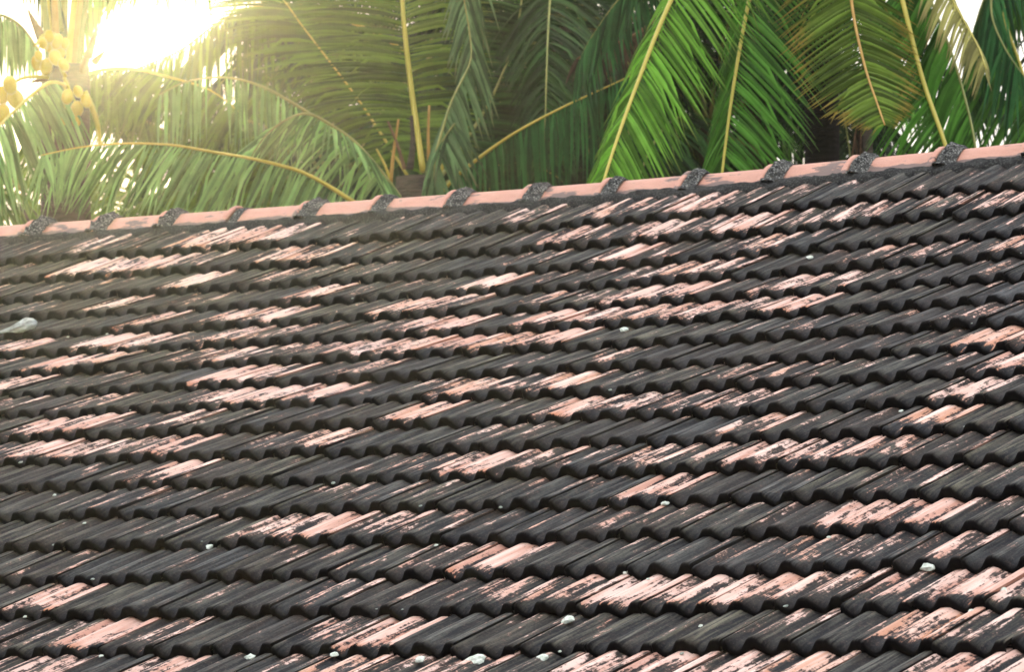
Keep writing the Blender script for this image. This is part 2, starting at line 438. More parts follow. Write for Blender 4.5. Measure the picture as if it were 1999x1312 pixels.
def finish_tile(name, vs_, fs, uvs, cr_, extra=None):
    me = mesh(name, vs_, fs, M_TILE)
    ul = me.uv_layers.new(name='UVMap')
    li = [l.vertex_index for l in me.loops]
    flatuv = [c for i in li for c in uvs[i]]
    ul.data.foreach_set('uv', flatuv)
    a = me.attributes.new('crest', 'FLOAT', 'POINT'); a.data.foreach_set('value', cr_)
    if extra:
        for k_, vals in extra.items():
            a = me.attributes.new(k_, 'FLOAT', 'POINT'); a.data.foreach_set('value', vals)
    return me
GEO = [tile_geo(s) for s in range(7)]
TME = [finish_tile('roof_tile', *g_) for g_ in GEO]
WEAR = {}
for w3 in "0,-31,0.7 0,-28,0.9 0,-27,0.9 0,-26,0.8 0,-20,0.5 0,-18,0.6 0,-17,0.5 0,-16,0.9 0,-15,0.5 0,-14,0.4 1,-30,0.9 1,-29,0.8 1,-28,0.9 1,-27,0.5 1,-25,0.7 1,-24,0.7 1,-18,0.7 1,-16,0.95 1,-15,0.6 1,-14,0.95 1,-13,0.4 1,-12,0.7 1,-11,0.4 1,-10,0.5 1,-9,0.6 2,-26,0.8 2,-24,0.4 2,-16,0.9 2,-15,0.4 2,-13,0.8 3,-27,0.5 3,-22,0.9 3,-18,0.95 3,-15,0.3 3,-14,0.8 3,-13,0.6 3,-7,0.6 4,-23,0.7 4,-22,0.95 4,-19,0.9 4,-18,0.8 4,-14,0.9 4,-13,0.9 4,-11,0.7 4,-10,0.6 5,-27,0.8 5,-25,0.95 5,-24,0.7 5,-22,0.8 5,-18,0.6 5,-17,0.9 5,-15,0.8 5,-14,0.6 5,-13,0.7 5,-12,0.8 5,-11,0.5 5,-10,0.95 6,-25,0.9 6,-24,0.7 6,-21,0.6 6,-19,0.6 6,-18,0.7 6,-17,0.95 6,-16,0.9 6,-15,0.9 6,-14,0.9 7,-25,0.8 7,-20,0.9 7,-19,0.8 7,-5,0.9 7,-4,0.6 8,-22,0.5 8,-19,0.9 8,-18,0.9 8,-17,0.8 8,-14,0.8 8,-13,0.5 8,-12,0.95 8,-9,0.4 8,-4,0.9 9,-22,0.9 9,-21,0.9 9,-19,0.6 9,-14,0.9 9,-10,0.6 9,-9,0.7 9,-8,0.6 9,-4,0.8 10,-21,0.9 10,-20,0.8 10,-18,0.9 10,-15,0.7 10,-7,0.6 10,-4,0.8 11,-17,0.95 11,-11,1.0 11,-10,0.5 11,-8,0.6 11,-7,0.4 11,-6,0.8 11,-5,0.9 11,-4,0.6 12,-7,0.9 13,-12,0.95 13,-11,0.5 13,-10,0.4 13,-3,0.95 13,-2,0.9 14,-8,0.95 14,-1,0.5 15,-15,0.9 15,-10,0.5 15,-7,0.6 15,-5,1.0 15,-4,0.9 15,-3,0.95 15,-2,0.6 15,-1,0.6 15,0,1.0 15,1,0.9 16,-13,1.0 16,-8,0.95 16,0,0.9 16,1,0.5 17,-13,0.6 17,-11,0.6 17,-8,0.6 17,-6,0.5 17,-4,0.7 17,-3,0.8 17,-2,0.7 17,-1,0.7 17,1,0.9 17,2,0.9".split():
    a_, b_, c_ = w3.split(','); WEAR[(int(a_), int(b_))] = float(c_)
rt = random.Random(11)
tiles = []
for r in range(0, NROW):
    v = C0 + r * EXPO
    dv = rt.uniform(-.004, .004)
    for c in range(-60, 20):
        u = U_PH + c * TW
        x, y = frame_x(RP(u + TW / 2, v - .17))
        if x < -190 or x > W_ + 190: continue
        wr = WEAR.get((r, c))
        if wr is None:
            near = max([WEAR.get((r + i, c + j), 0) for i in (-1, 0, 1) for j in (-1, 0, 1)])
            wr = max(-.30, rt.gauss(-.02 + .10 * near, .17))
            if rt.random() < .04: wr += .3
        ju, jv, jh = rt.gauss(0, .0014), rt.gauss(0, .0050) + dv + (rt.uniform(.008, .020) if rt.random() < .04 else 0), rt.gauss(0, .0019)
        e1 = (RP(u + TW, v) - RP(u, v)).normalized()
        e2 = (RP(u, v - EXPO) - RP(u, v)).normalized()
        e2 = (e2 + e1 * rt.gauss(0, .010)).normalized()
        e3 = e1.cross(e2).normalized(); e2 = e3.cross(e1).normalized()
        e1 = (e1 + e3 * rt.gauss(0, .010)).normalized(); e3 = e1.cross(e2).normalized(); e2 = e3.cross(e1)
        o = RP(u + ju, v + jv, -.038 + jh)
        mt = Matrix((e1, e2, e3)).transposed().to_4x4(); mt.translation = o
        q = o - CAM
        vis = 0 <= x <= W_ and y < H_ + 60
        tiles.append((0 if vis else 1, q.length, r, c, mt, wr, rt.random(), rt.randrange(7)))
tiles.sort(key=lambda z: (z[0], z[1]))
single, joined = tiles[:296], tiles[296:]
for (_, _, r, c, mt, wr, sd, gi) in single:
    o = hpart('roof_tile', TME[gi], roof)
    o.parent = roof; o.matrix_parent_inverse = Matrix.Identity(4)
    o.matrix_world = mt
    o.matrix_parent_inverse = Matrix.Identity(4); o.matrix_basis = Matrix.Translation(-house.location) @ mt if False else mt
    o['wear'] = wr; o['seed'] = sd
jv_, jf, ju_, jc, jw, js = [], [], [], [], [], []
for (_, _, r, c, mt, wr, sd, gi) in joined:
    gv, gf, gu, gc = GEO[gi]; b = len(jv_)
    jv_ += [mt @ Vector(p) for p in gv]; jf += [tuple(i + b for i in f) for f in gf]
    ju_ += gu; jc += gc; jw += [wr] * len(gv); js += [sd] * len(gv)
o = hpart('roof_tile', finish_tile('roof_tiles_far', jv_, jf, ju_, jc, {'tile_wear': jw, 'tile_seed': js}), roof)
o.name = 'far_roof_tiles'
o.matrix_parent_inverse = Matrix.Identity(4)
tag(o, 'the farther tiles of the same slope, near the ridge and outside the frame', kind='stuff')

# ------------------------------------------------------------------ ridge: tiles, mortar collars, bedding
RS = Vector((0, 0, 1))
RDIR = HZ                                    # horizontal across the ridge
APX = lambda u: P0 + D1 * u - D2 * VR + NN * sag(u, 0.3)
def ridge_prof(k, grow=0.0):
    # cross section of a ridge tile, front side to back: flared foot, straight flank, rounded crown
    pts = [(-.118, -.004), (-.112, .006), (-.104, .010), (-.085, .028), (-.060, .052), (-.036, .071), (-.016, .081), (0, .083),
           (.016, .081), (.036, .071), (.060, .052), (.085, .028), (.104, .010), (.112, .006), (.118, -.004)]
    if grow:
        pts = [(x * (1 + grow / .11), z + grow * (1 if z > .02 else .3)) for x, z in pts]
    return pts
def sweep(secs, mat, name, th=None):
    """secs: list of (x, [(across, up)])"""
    vs_, fs = [], []
    n = len(secs[0][1])
    for x, pr in secs:
        for a, z in pr: vs_.append((x, a, z))
    for s in range(len(secs) - 1):
        for i in range(n - 1):
            a = s * n + i; fs.append((a, a + n, a + n + 1, a + 1))
    if th:
        b = len(vs_)
        for x, pr in secs:
            for a, z in pr: vs_.append((x, a * (1 - th / .11), z - th))
        for s in range(len(secs) - 1):
            for i in range(n - 1):
                a = b + s * n + i; fs.append((a, a + 1, a + n + 1, a + n))
        for s0 in (0, len(secs) - 1):
            for i in range(n - 1):
                a = s0 * n + i; q = (a, a + 1, b + a + 1, b + a); fs.append(q if s0 == 0 else q[::-1])
        for i in (0, n - 1):
            for s in range(len(secs) - 1):
                a = s * n + i; q = (a, a + n, b + a + n, b + a); fs.append(q if i else q[::-1])
    return mesh(name, vs_, fs, mat)
rsec = [(0.0, ridge_prof(0)), (0.2, ridge_prof(0)), (RL - .040, ridge_prof(0)), (RL - .032, ridge_prof(0, .010)), (RL - .020, ridge_prof(0, .017)), (RL - .004, ridge_prof(0, .018)), (RL + .003, ridge_prof(0, .015))]
RIDGE = sweep(rsec, M_RIDGE, 'ridge_tile', 0.010)
def collar_mesh(seed, thin=False):
    rr = random.Random(seed)
    secs = []
    prof = [(0.005, .001), (.010, .013), (.022, .0205), (.040, .021), (.058, .018), (.074, .011), (.088, .002)]
    if thin: prof = [(0.0, .001), (.008, .005), (.03, .006), (.052, .002)]
    base = ridge_prof(0)
    fine = []
    for i in range(len(base) - 1):
        for q in range(3):
            f = q / 3; fine.append((base[i][0] * (1 - f) + base[i + 1][0] * f, base[i][1] * (1 - f) + base[i + 1][1] * f))
    fine.append(base[-1])
    wsc, hsc = rr.uniform(.82, 1.25), rr.uniform(.85, 1.35)
    for x, g_ in prof:
        x = .005 + (x - .005) * wsc; g_ *= hsc
        pr = []
        for a, z in fine:
            nn = noise.noise(Vector((x * 60, a * 55, z * 55 + seed * 7.3)))
            gg = g_ * (1 + .62 * nn) + .0045 * noise.noise(Vector((x * 160, a * 160, seed)))
            foot = max(0, (abs(a) - .085) / .033)
            gg += .010 * foot * (g_ / .0135)
            pr.append((a * (1 + gg / .11), z + gg * (1 if z > .02 else .35)))
        secs.append((x + .004 * noise.noise(Vector((seed, x * 20, 1))), pr))
    return sweep(secs, M_MORTAR, 'mortar_collar')
def ridge_matrix(u0, u1):
    a, b = APX(u0), APX(u1)
    e1 = (b - a).normalized(); e2 = HZ - e1 * HZ.dot(e1); e2.normalize(); e3 = e1.cross(e2)
    m_ = Matrix((e1, e2, e3)).transposed().to_4x4(); m_.translation = a
    return m_
rr = random.Random(5)
RH = -0.038
for k in range(-9, 10):
    u0 = (k - 7) * RL + 7 * RL - 7 * RL
    u0 = (k) * RL
    m_ = ridge_matrix(u0, u0 + RL)
    m_ = m_ @ Matrix.Translation((0, rr.gauss(0, .002), RH + rr.gauss(0, .0012))) @ Matrix.Rotation(rr.gauss(0, .006), 4, 'Z')
    o = hpart('ridge_tile', RIDGE, roof); o.matrix_parent_inverse = Matrix.Identity(4); o.matrix_basis = m_
    thin = (k == -4)
    c_ = hpart('mortar_collar', collar_mesh(k + 30, thin), roof); c_.matrix_parent_inverse = Matrix.Identity(4)
    c_.matrix_basis = ridge_matrix(u0, u0 + RL) @ Matrix.Translation((.0, 0, RH + .0015))
    if thin: tag(c_, 'thin crumbled mortar collar leaving the pink tile rim bare')
# bedding mortar filling the space between ridge tiles and the first course
for side in (-1, 1):
    secs = []
    nseg = 420
    for i in range(nseg + 1):
        u = -3.7 + i * (7.8 / nseg)
        p = APX(u)
        pr = []
        for j, (a, z) in enumerate(((.084, -.040), (.096, -.028), (.115, -.023), (.136, -.027), (.156, -.037), (.170, -.050), (.180, -.066), (.183, -.12))):
            nn = noise.noise(Vector((u * 14, a * 30, side))) * .010 + noise.noise(Vector((u * 55, a * 60, side * 3))) * .005
            n3 = (-HZ if side < 0 else HZ)
            q = p + n3 * (a + nn * .8) + Vector((0, 0, z + nn))
            pr.append(q)
        secs.append(pr)
    vs_ = [q for s in secs for q in s]; n = 8
    fs = [(s * n + i, s * n + i + 1, (s + 1) * n + i + 1, (s + 1) * n + i) for s in range(nseg) for i in range(n - 1)]
    o = hpart('mortar_bed', mesh('mortar_bed', vs_, fs, M_BED), roof); o.matrix_parent_inverse = Matrix.Identity(4)

# ------------------------------------------------------------------ lichen crusts and grit on tile noses
def lump(seed, r, flat_=.55):
    bm = bmesh.new(); bmesh.ops.create_icosphere(bm, subdivisions=2, radius=r)
    for v in bm.verts:
        n_ = noise.noise(v.co * (1.3 / r) + Vector((seed * 3.1, 0, 0)))
        v.co *= 1 + .5 * n_
        v.co.z *= flat_
        if v.co.z < -r * .25: v.co.z = -r * .25
    me = bpy.data.meshes.new('lichen_crust'); bm.to_mesh(me); bm.free()
    me.polygons.foreach_set('use_smooth', [False] * len(me.polygons))
    return me
for i, s in enumerate("3.190,5.353,0.0350 4.264,4.675,0.0303 3.310,5.050,0.0256 2.996,5.347,0.0210 2.381,5.323,0.0210 3.402,5.337,0.0233 3.428,5.291,0.0117 1.544,4.382,0.0187 1.419,4.636,0.0163 0.829,4.131,0.0140 3.072,4.073,0.0187 2.467,4.070,0.0140 2.442,4.409,0.0140 0.458,3.828,0.0140 3.284,4.667,0.0210 4.142,5.267,0.0163 3.774,5.105,0.0140 4.584,4.876,0.0210 4.558,5.019,0.0163 1.705,2.004,0.0210 2.019,1.127,0.0187 -1.888,0.440,0.0140 3.457,3.224,0.0163 1.620,3.782,0.0163 1.253,4.980,0.0140 3.814,4.410,0.0140 3.832,5.313,0.0140 2.672,5.307,0.0187 1.815,5.308,0.0163 -0.005,3.447,0.0163 -1.201,1.669,0.0117 -1.007,1.652,0.0117 3.512,5.399,0.0117 3.389,4.730,0.0117 3.376,3.432,0.0140".split()):
    u, v, r = map(float, s.split(','))
    me = lump(i, r * (.72 if r > .018 else .48)); me.materials.append(M_LICH if i % 3 < 2 or r > .018 else M_LICHD)
    o = hpart('lichen_crust', me, roof); o.matrix_parent_inverse = Matrix.Identity(4)
    p = RP(u, v, .008)
    m_ = Matrix((D1, D2, NN)).transposed().to_4x4() @ Matrix.Rotation(i * 1.7, 4, 'Z'); m_.translation = p
    o.matrix_basis = m_
    if r > .021: tag(o, 'large pale lichen crust on the tile nose')

rl = random.Random(77)
small = [lump(50 + i, .0055, .5) for i in range(4)]
for q in small: q.materials.append(M_LICHD)
for i in range(60):
    u, v = rl.uniform(-2.0, 5.4), rl.uniform(.3, 5.8)
    v = C0 + (int((v - C0) / EXPO) + 1) * EXPO - abs(rl.gauss(.012, .02))
    p = RP(u, v, .014)
    x, y = frame_x(p)
    if not (0 < x < W_ and y < H_): continue
    o = hpart('lichen_crust', small[i % 4], roof); o.matrix_parent_inverse = Matrix.Identity(4)
    m_ = Matrix((D1, D2, NN)).transposed().to_4x4() @ Matrix.Rotation(i * 1.7, 4, 'Z') @ Matrix.Scale(rl.uniform(.6, 1.3), 4); m_.translation = p
    o.matrix_basis = m_

# crumpled scrap on the left
def scrap():
    bm = bmesh.new(); bmesh.ops.create_icosphere(bm, subdivisions=3, radius=1)
    for v in bm.verts:
        x, y, z = v.co
        th = .25 + .75 * max(0, min(1, (x + .5) * 1.1)) ** 1.5
        n1 = noise.noise(Vector((x * 3.5, y * 3, z * 3))) ; n2 = noise.noise(Vector((x * 8, y * 8, z * 8)))
        k = 1 + .5 * n1 + .45 * n2
        v.co = Vector((x * .095, y * .034 * th * k, (z * .030 * k + .012) * th))
    me = bpy.data.meshes.new('crumpled_scrap'); bm.to_mesh(me); bm.free(); return me
me = scrap(); me.materials.append(simple_mat('grey_scrap', (0.22, 0.25, 0.24), (0.58, 0.62, 0.58), 60, 0.8, 0.3, 0.8, 0.004))
o = bpy.data.objects.new('crumpled_scrap', me); COL.objects.link(o)
m_ = Matrix((D1, D2, NN)).transposed().to_4x4() @ Matrix.Rotation(.55, 4, 'Z'); m_.translation = RP(-1.53, 1.60, .034)
o.matrix_world = m_
tag(o, 'crumpled pale grey scrap lying on the dark tiles at the left edge', 'scrap')

# ------------------------------------------------------------------ palms
PXD = FPX / DSC            # pixels of the photograph per metre at one unit of palm distance
def spline(pts, n):
    P = [pts[0] + (pts[0] - pts[1])] + list(pts) + [pts[-1] + (pts[-1] - pts[-2])]
    out = []
    seg = len(pts) - 1
    for i in range(n + 1):
        t = i / n * seg; k = min(int(t), seg - 1); f = t - k
        a, b, c, d = P[k], P[k + 1], P[k + 2], P[k + 3]
        out.append(.5 * ((2 * b) + (c - a) * f + (2 * a - 5 * b + 4 * c - d) * f * f + (3 * b - a - 3 * c + d) * f ** 3))
    # resample evenly
    L_ = [0]
    for i in range(n): L_.append(L_[-1] + (out[i + 1] - out[i]).length)
    res = []; j = 0
    for i in range(n + 1):
        s = L_[-1] * i / n
        while j < n - 1 and L_[j + 1] < s: j += 1
        f = (s - L_[j]) / max(1e-9, L_[j + 1] - L_[j]); res.append(out[j].lerp(out[j + 1], f))
    return res, L_[-1]
def tube(path, rad, sides=6):
    vs_, fs = [], []
    n = len(path)
    for i, p in enumerate(path):
        t = (path[min(i + 1, n - 1)] - path[max(i - 1, 0)]).normalized()
        a = t.cross(Vector((.13, .3, 1))).normalized(); b = t.cross(a)
        for s in range(sides):
            an = 2 * math.pi * s / sides
            vs_.append(p + (a * math.cos(an) + b * math.sin(an)) * rad[i])
    for i in range(n - 1):
        for s in range(sides):
            fs.append((i * sides + s, i * sides + (s + 1) % sides, (i + 1) * sides + (s + 1) % sides, (i + 1) * sides + s))
    fs.append(tuple(range(sides))[::-1]); fs.append(tuple((n - 1) * sides + s for s in range(sides)))
    return vs_, fs
class Leaves:
    def __init__(s): s.v, s.f, s.uv, s.r = [], [], [], []
    def leaflet(s, b, V, C, Nf, w0, rnd, segs=5):
        """b base, V base-to-tip vector, C sideways bow, Nf normal of the blade"""
        W = V.cross(Nf).normalized(); Nn = W.cross(V).normalized()
        k = len(s.v)
        for i in range(segs + 1):
            t = i / segs
            p = b + V * t + C * (4 * t * (1 - t)) * .5
            if rnd > .86 and t > .45: p = p + Vector((0, 0, -1)) * (V.length * .55 * (t - .45)) - V * (.45 * (t - .45))
            wd = w0 * (min(1, .35 + t * 3.2)) * (1 - t ** 2.6 * .93)
            s.v += [p - W * wd / 2 - Nn * wd * .16, p + Nn * wd * .12, p + W * wd / 2 - Nn * wd * .16]
            s.uv += [(-1, t), (0, t), (1, t)]; s.r += [rnd] * 3
        for i in range(segs):
            a = k + i * 3
            s.f += [(a, a + 1, a + 4, a + 3), (a + 1, a + 2, a + 5, a + 4)]
    def build(s, name, mat, parent, inv):
        me = mesh(name, s.v, s.f, mat)
        ul = me.uv_layers.new(name='UVMap')
        ul.data.foreach_set('uv', [c for l in me.loops for c in s.uv[l.vertex_index]])
        a = me.attributes.new('leaf_rand', 'FLOAT', 'POINT'); a.data.foreach_set('value', s.r)
        o = bpy.data.objects.new(name, me); COL.objects.link(o); o.parent = parent; o.matrix_parent_inverse = inv
        return o

def interp(lst, t):
    if len(lst) == 1: return lst[0]
    x = t * (len(lst) - 1); k = min(int(x), len(lst) - 2); f = x - k
    return tuple(a * (1 - f) + b * f for a, b in zip(lst[k], lst[k + 1]))

def frond3(tree, inv, path, plen, A, B, mat, rach, seed, r0=.022, r1=.005, sp=.021, w0=.023, start=.06, bow=.10, jit=.045, face=None, skip=0.0, label=None):
    """A, B: leaflet vectors (world metres) from base to tip of the frond on either side"""
    rr = random.Random(seed)
    n = len(path) - 1
    vs_, fs = tube(path, [.55 * (r0 + (r1 - r0) * (i / n)) for i in range(n + 1)])
    ra = bpy.data.objects.new('frond', mesh('frond', vs_, fs, rach)); COL.objects.link(ra)
    ra.parent = tree; ra.matrix_parent_inverse = inv
    if label: ra['label'] = label
    lv = Leaves()
    cnt = max(6, int(plen * (1 - start) / sp))
    for S in (A, B):
        if S is None: continue
        gap = 0
        for i in range(cnt):
            t = start + (1 - start) * (i + rr.uniform(.2, .8)) / cnt
            if gap > 0: gap -= 1; continue
            if rr.random() < skip: gap = rr.randint(1, 4); continue
            x = t * n; k = min(int(x), n - 1); b = path[k].lerp(path[k + 1], x - k)
            V = Vector(interp(S, t))
            ln = V.length
            V = V * rr.uniform(.88, 1.08) + Vector((rr.gauss(0, jit), rr.gauss(0, jit), rr.gauss(0, jit * .7))) * ln
            nf = (face if face is not None else -FWD) + Vector((rr.gauss(0, .35), rr.gauss(0, .35), rr.gauss(0, .35)))
            C = Vector((0, 0, 1)) * (ln * bow * rr.uniform(.5, 1.5)) + Vector((rr.gauss(0, .03), rr.gauss(0, .03), 0)) * ln
            lv.leaflet(b, V, C, nf, w0 * rr.uniform(.8, 1.15) * min(1.0, ln / .35 + .3), rr.random())
    if lv.v:
        o = lv.build('leaflets', L[mat] if isinstance(mat, str) else mat, ra, Matrix.Identity(4))
        o['kind'] = 'stuff'
    return ra

def pv(dx, dy, d, dz=0.0):
    """photograph-pixel offset at distance d as a vector in metres, dz metres away from the camera"""
    return tuple(RIGHT * (dx * d / PXD) - UP * (dy * d / PXD) + FWD * dz)

def pfrond(tree, inv, pts, d, A, B, mat, rach, seed, **k):
    d0, d1 = d
    P = [at(x, y, d0 + (d1 - d0) * i / (len(pts) - 1)) for i, (x, y) in enumerate(pts)]
    path, plen = spline(P, 26)
    dm = (d0 + d1) / 2
    cv = lambda S: None if S is None else [pv(s[0], s[1], dm, s[2] if len(s) > 2 else 0) for s in S]
    return frond3(tree, inv, path, plen, cv(A), cv(B), mat, rach, seed, **k)

def palm(label, crown, trunk_r=.13, lean=(0, 0), mat=None, cat='palm tree', group=None, name='coconut_palm'):
    base = Vector((crown.x + lean[0], crown.y + lean[1], 0))
    t = empty(name, base)
    tag(t, label, cat, group)
    inv = Matrix.Translation(base).inverted()
    n = 44
    path = []
    for i in range(n + 1):
        f = i / n
        path.append(base.lerp(crown, f) + Vector((lean[0], lean[1], 0)) * (-.25 * math.sin(math.pi * f)))
    rad = [trunk_r * (1.35 - .35 * min(1, i / 6)) * (1 - .18 * i / n) * (1 + .03 * (i % 2)) for i in range(n + 1)]
    vs_, fs = tube(path, rad, 12)
    o = bpy.data.objects.new('trunk', mesh('trunk', vs_, fs, mat or M_BARK)); COL.objects.link(o)
    o.parent = t; o.matrix_parent_inverse = inv
    return t, inv

def radial(tree, inv, crown, n, ln, mat, rach, seed, lenl=.62, elev=(-25, 70), az0=0, sp=.045, w0=.036, az=(0, 360)):
    """a full crown: fronds leave the crown all round, arch over and droop"""
    rr = random.Random(seed)
    for i in range(n):
        a = R_(az[0] + (az[1] - az[0]) * (i + rr.uniform(-.3, .3)) / n + az0)
        el = R_(elev[0] + (elev[1] - elev[0]) * ((i * .618) % 1))
        h = Vector((math.cos(a), math.sin(a), 0))
        l_ = ln * rr.uniform(.8, 1.1)
        p = crown.copy(); pts = [p.copy()]
        e = el
        for s in range(8):
            p = p + (h * math.cos(e) + Vector((0, 0, math.sin(e)))) * (l_ / 8)
            e -= R_(rr.uniform(9, 15)); e = max(e, R_(-86)); pts.append(p.copy())
        path, plen = spline(pts, 18)
        side = Vector((-h.y, h.x, 0))
        roll = rr.uniform(-.4, .4)
        def sv(sg, f):
            T = (path[min(18, int(f * 18) + 1)] - path[max(0, int(f * 18) - 1)]).normalized()
            l2 = lenl * (.75 + .5 * math.sin(math.pi * min(1, f * 1.1 + .1))) * (1 - .35 * f)
            v = side * sg * .80 + T * (.42 + .35 * f) + Vector((0, 0, -.62 + sg * roll))
            return tuple(v.normalized() * l2)
        A = [sv(1, f / 4) for f in range(5)]; B = [sv(-1, f / 4) for f in range(5)]
        up = side.cross((path[12] - path[6]).normalized())
        frond3(tree, inv, path, plen, A, B, mat, rach, seed * 31 + i, sp=sp, w0=w0, start=.16, face=up, bow=.16)

# --- palm with coconuts at the left --------------------------------------
c1 = at(128, 128, 30)
tA, iA = palm('coconut palm with bunches of yellow coconuts at the top left corner', c1, .16, (.3, .4))
# clasping stalk bases standing up from the crown
rr = random.Random(3)
for i, (x0, x1, wd, mt_) in enumerate([(98, 84, 11, M_PETG), (112, 106, 12, M_PETO), (122, 126, 14, M_PETG), (134, 146, 12, M_PETY), (146, 168, 13, M_PETG), (106, 92, 9, M_PETY), (140, 158, 10, M_PETO)]):
    d = 30 + (i % 3 - 1) * .12
    pts = [at(x0, 150, d), at(x0 * .6 + x1 * .4, 70, d), at(x1, -10, d), at(x1 * 1.3 - x0 * .3, -120, d + .1), at(x1 * 2.4 - x0 * 1.4, -330, d + .4)]
    path, pl = spline(pts, 14)
    r_ = wd * 30 / PXD * .5
    vs_, fs = tube(path, [r_ * (1.5 - .9 * min(1, k / 9)) for k in range(15)], 8)
    o = bpy.data.objects.new('frond_stalk', mesh('frond_stalk', vs_, fs, mt_)); COL.objects.link(o); o.parent = tA; o.matrix_parent_inverse = iA
for i, (a, b, wd) in enumerate([((84, 78), (54, 18), 12), ((172, 110), (190, 55), 9), ((185, 120), (205, 98), 8), ((95, 150), (60, 160), 9), ((160, 140), (185, 60), 10)]):
    path, pl = spline([at(*a, 29.9), at((a[0] + b[0]) / 2, (a[1] + b[1]) / 2, 29.85), at(*b, 29.8)], 6)
    vs_, fs = tube(path, [wd * 30 / PXD * (1 - .85 * k / 6) for k in range(7)], 6)
    o = bpy.data.objects.new('leaf_sheath', mesh('leaf_sheath', vs_, fs, M_SHEATH)); COL.objects.link(o); o.parent = tA; o.matrix_parent_inverse = iA
def coconut_mesh():
    bm = bmesh.new(); bmesh.ops.create_uvsphere(bm, u_segments=14, v_segments=10, radius=1)
    for v in bm.verts:
        z = v.co.z; an = math.atan2(v.co.y, v.co.x)
        k = 1 + .06 * math.cos(3 * an) * (1 - z * z)
        v.co.x *= .86 * k; v.co.y *= .86 * k; v.co.z = z * 1.08 - .06 * (z > .8)
    me = bpy.data.meshes.new('coconut'); bm.to_mesh(me); bm.free()
    me.polygons.foreach_set('use_smooth', [True] * len(me.polygons)); me.materials.append(M_COCO); return me
CM = coconut_mesh()
nuts = [(72, 122, 11), (90, 129, 12), (108, 112, 12), (124, 125, 10), (119, 101, 9), (112, 80, 11), (96, 70, 9), (84, 84, 8), (100, 92, 9), (127, 84, 8), (75, 108, 8),
        (20, 165, 13), (4, 185, 13), (30, 192, 15), (4, 222, 15), (132, 188, 11), (152, 178, 9), (150, 212, 12), (168, 196, 10), (115, 212, 9), (125, 232, 8), (148, 236, 8), (108, 222, 6), (-16, 205, 13)]
for i, (x, y, r_) in enumerate(nuts):
    o = bpy.data.objects.new('coconut', CM); COL.objects.link(o)
    o.parent = tA; o.matrix_parent_inverse = iA
    o.location = at(x, y, 29.55 - .05 * (i % 4)); s = r_ * 30 / PXD * 1.22
    o.scale = (s, s, s * 1.12); o.rotation_euler = (rr.uniform(-.4, .4), rr.uniform(-.5, .5), rr.uniform(0, 6))
for i, pts in enumerate([[(165, 178), (182, 215), (192, 250), (196, 290)], [(128, 150), (112, 118), (98, 88), (88, 66)], [(125, 150), (140, 185), (150, 205)], [(95, 150), (50, 150), (20, 165)], [(18, 168), (10, 200), (0, 225)], [(126, 160), (124, 200), (128, 232)]]):
    path, pl = spline([at(x, y, 29.6) for x, y in pts], 10)
    vs_, fs = tube(path, [(.018 if i == 0 else .011) * (1 - .4 * k / 10) for k in range(11)], 6)
    o = bpy.data.objects.new('fruit_stalk', mesh('fruit_stalk', vs_, fs, M_PETY)); COL.objects.link(o); o.parent = tA; o.matrix_parent_inverse = iA
for k in range(26):                     # thin flower twigs above the nuts
    a = (rr.uniform(84, 120), rr.uniform(66, 96)); b = (a[0] - rr.uniform(8, 26), a[1] + rr.uniform(4, 22))
    path, pl = spline([at(*a, 29.6), at((a[0] + b[0]) / 2, min(a[1], b[1]) - 3, 29.5), at(*b, 29.5)], 5)
    vs_, fs = tube(path, [.004] * 6, 4)
    o = bpy.data.objects.new('flower_twig', mesh('flower_twig', vs_, fs, M_PETY)); COL.objects.link(o); o.parent = tA; o.matrix_parent_inverse = iA
PA = lambda *a, **k: pfrond(tA, iA, *a, **k)
PA([(128, 166), (100, 160), (70, 178), (30, 214), (-12, 258), (-60, 335)], (29.6, 28.6), [(60, 130), (80, 165), (60, 190), (40, 150)], [(20, 120, .2), (30, 150, .2), (10, 150, .2)], 'pale', M_PETY, 1, w0=0.0222, sp=0.0210, jit=0.039)
PA([(117, 172), (150, 152), (200, 136), (260, 134), (330, 150), (410, 175), (470, 220)], (29.8, 30.6), [(-60, 110), (-95, 130), (-100, 120), (-60, 110)], [(20, 120), (-30, 140, .3), (-40, 130, .3)], 'olive', M_PETY, 2, sp=0.0196, skip=.03)
PA([(75, 100), (50, 62), (30, 42), (0, 28), (-40, 30), (-90, 60)], (29.9, 29.2), [(4, 60), (-4, 125), (-10, 120)], [(10, 70), (6, 130), (0, 110)], 'pale', M_PETG, 3, w0=0.0266)
PA([(120, 60), (100, -80), (60, -170), (-10, -200), (-90, -160)], (30, 30.5), [(0, 130), (0, 195), (-10, 190)], [(20, 120), (10, 190), (-10, 180)], 'dark', M_PETG, 4)
PA([(140, 60), (170, -80), (230, -150), (310, -160), (400, -110)], (30, 30.5), [(5, 150), (10, 190), (20, 170)], [(20, 150), (20, 200), (30, 180)], 'green', M_PETG, 5, skip=.22, jit=0.066)
PA([(125, 175), (190, 200), (270, 228), (350, 275), (420, 340)], (31.2, 31.8), [(-40, 70), (-55, 95), (-40, 90)], [(50, 60), (20, 90), (30, 80)], 'olive', M_PETG, 7, sp=0.0168, jit=0.066)
PA([(60, 260), (95, 270), (130, 320), (140, 400)], (30.6, 30.9), [(-50, 90), (-60, 110), (-20, 120)], [(50, 90), (60, 100), (20, 110)], 'olive', M_PETG, 6, sp=0.0154, start=.0)

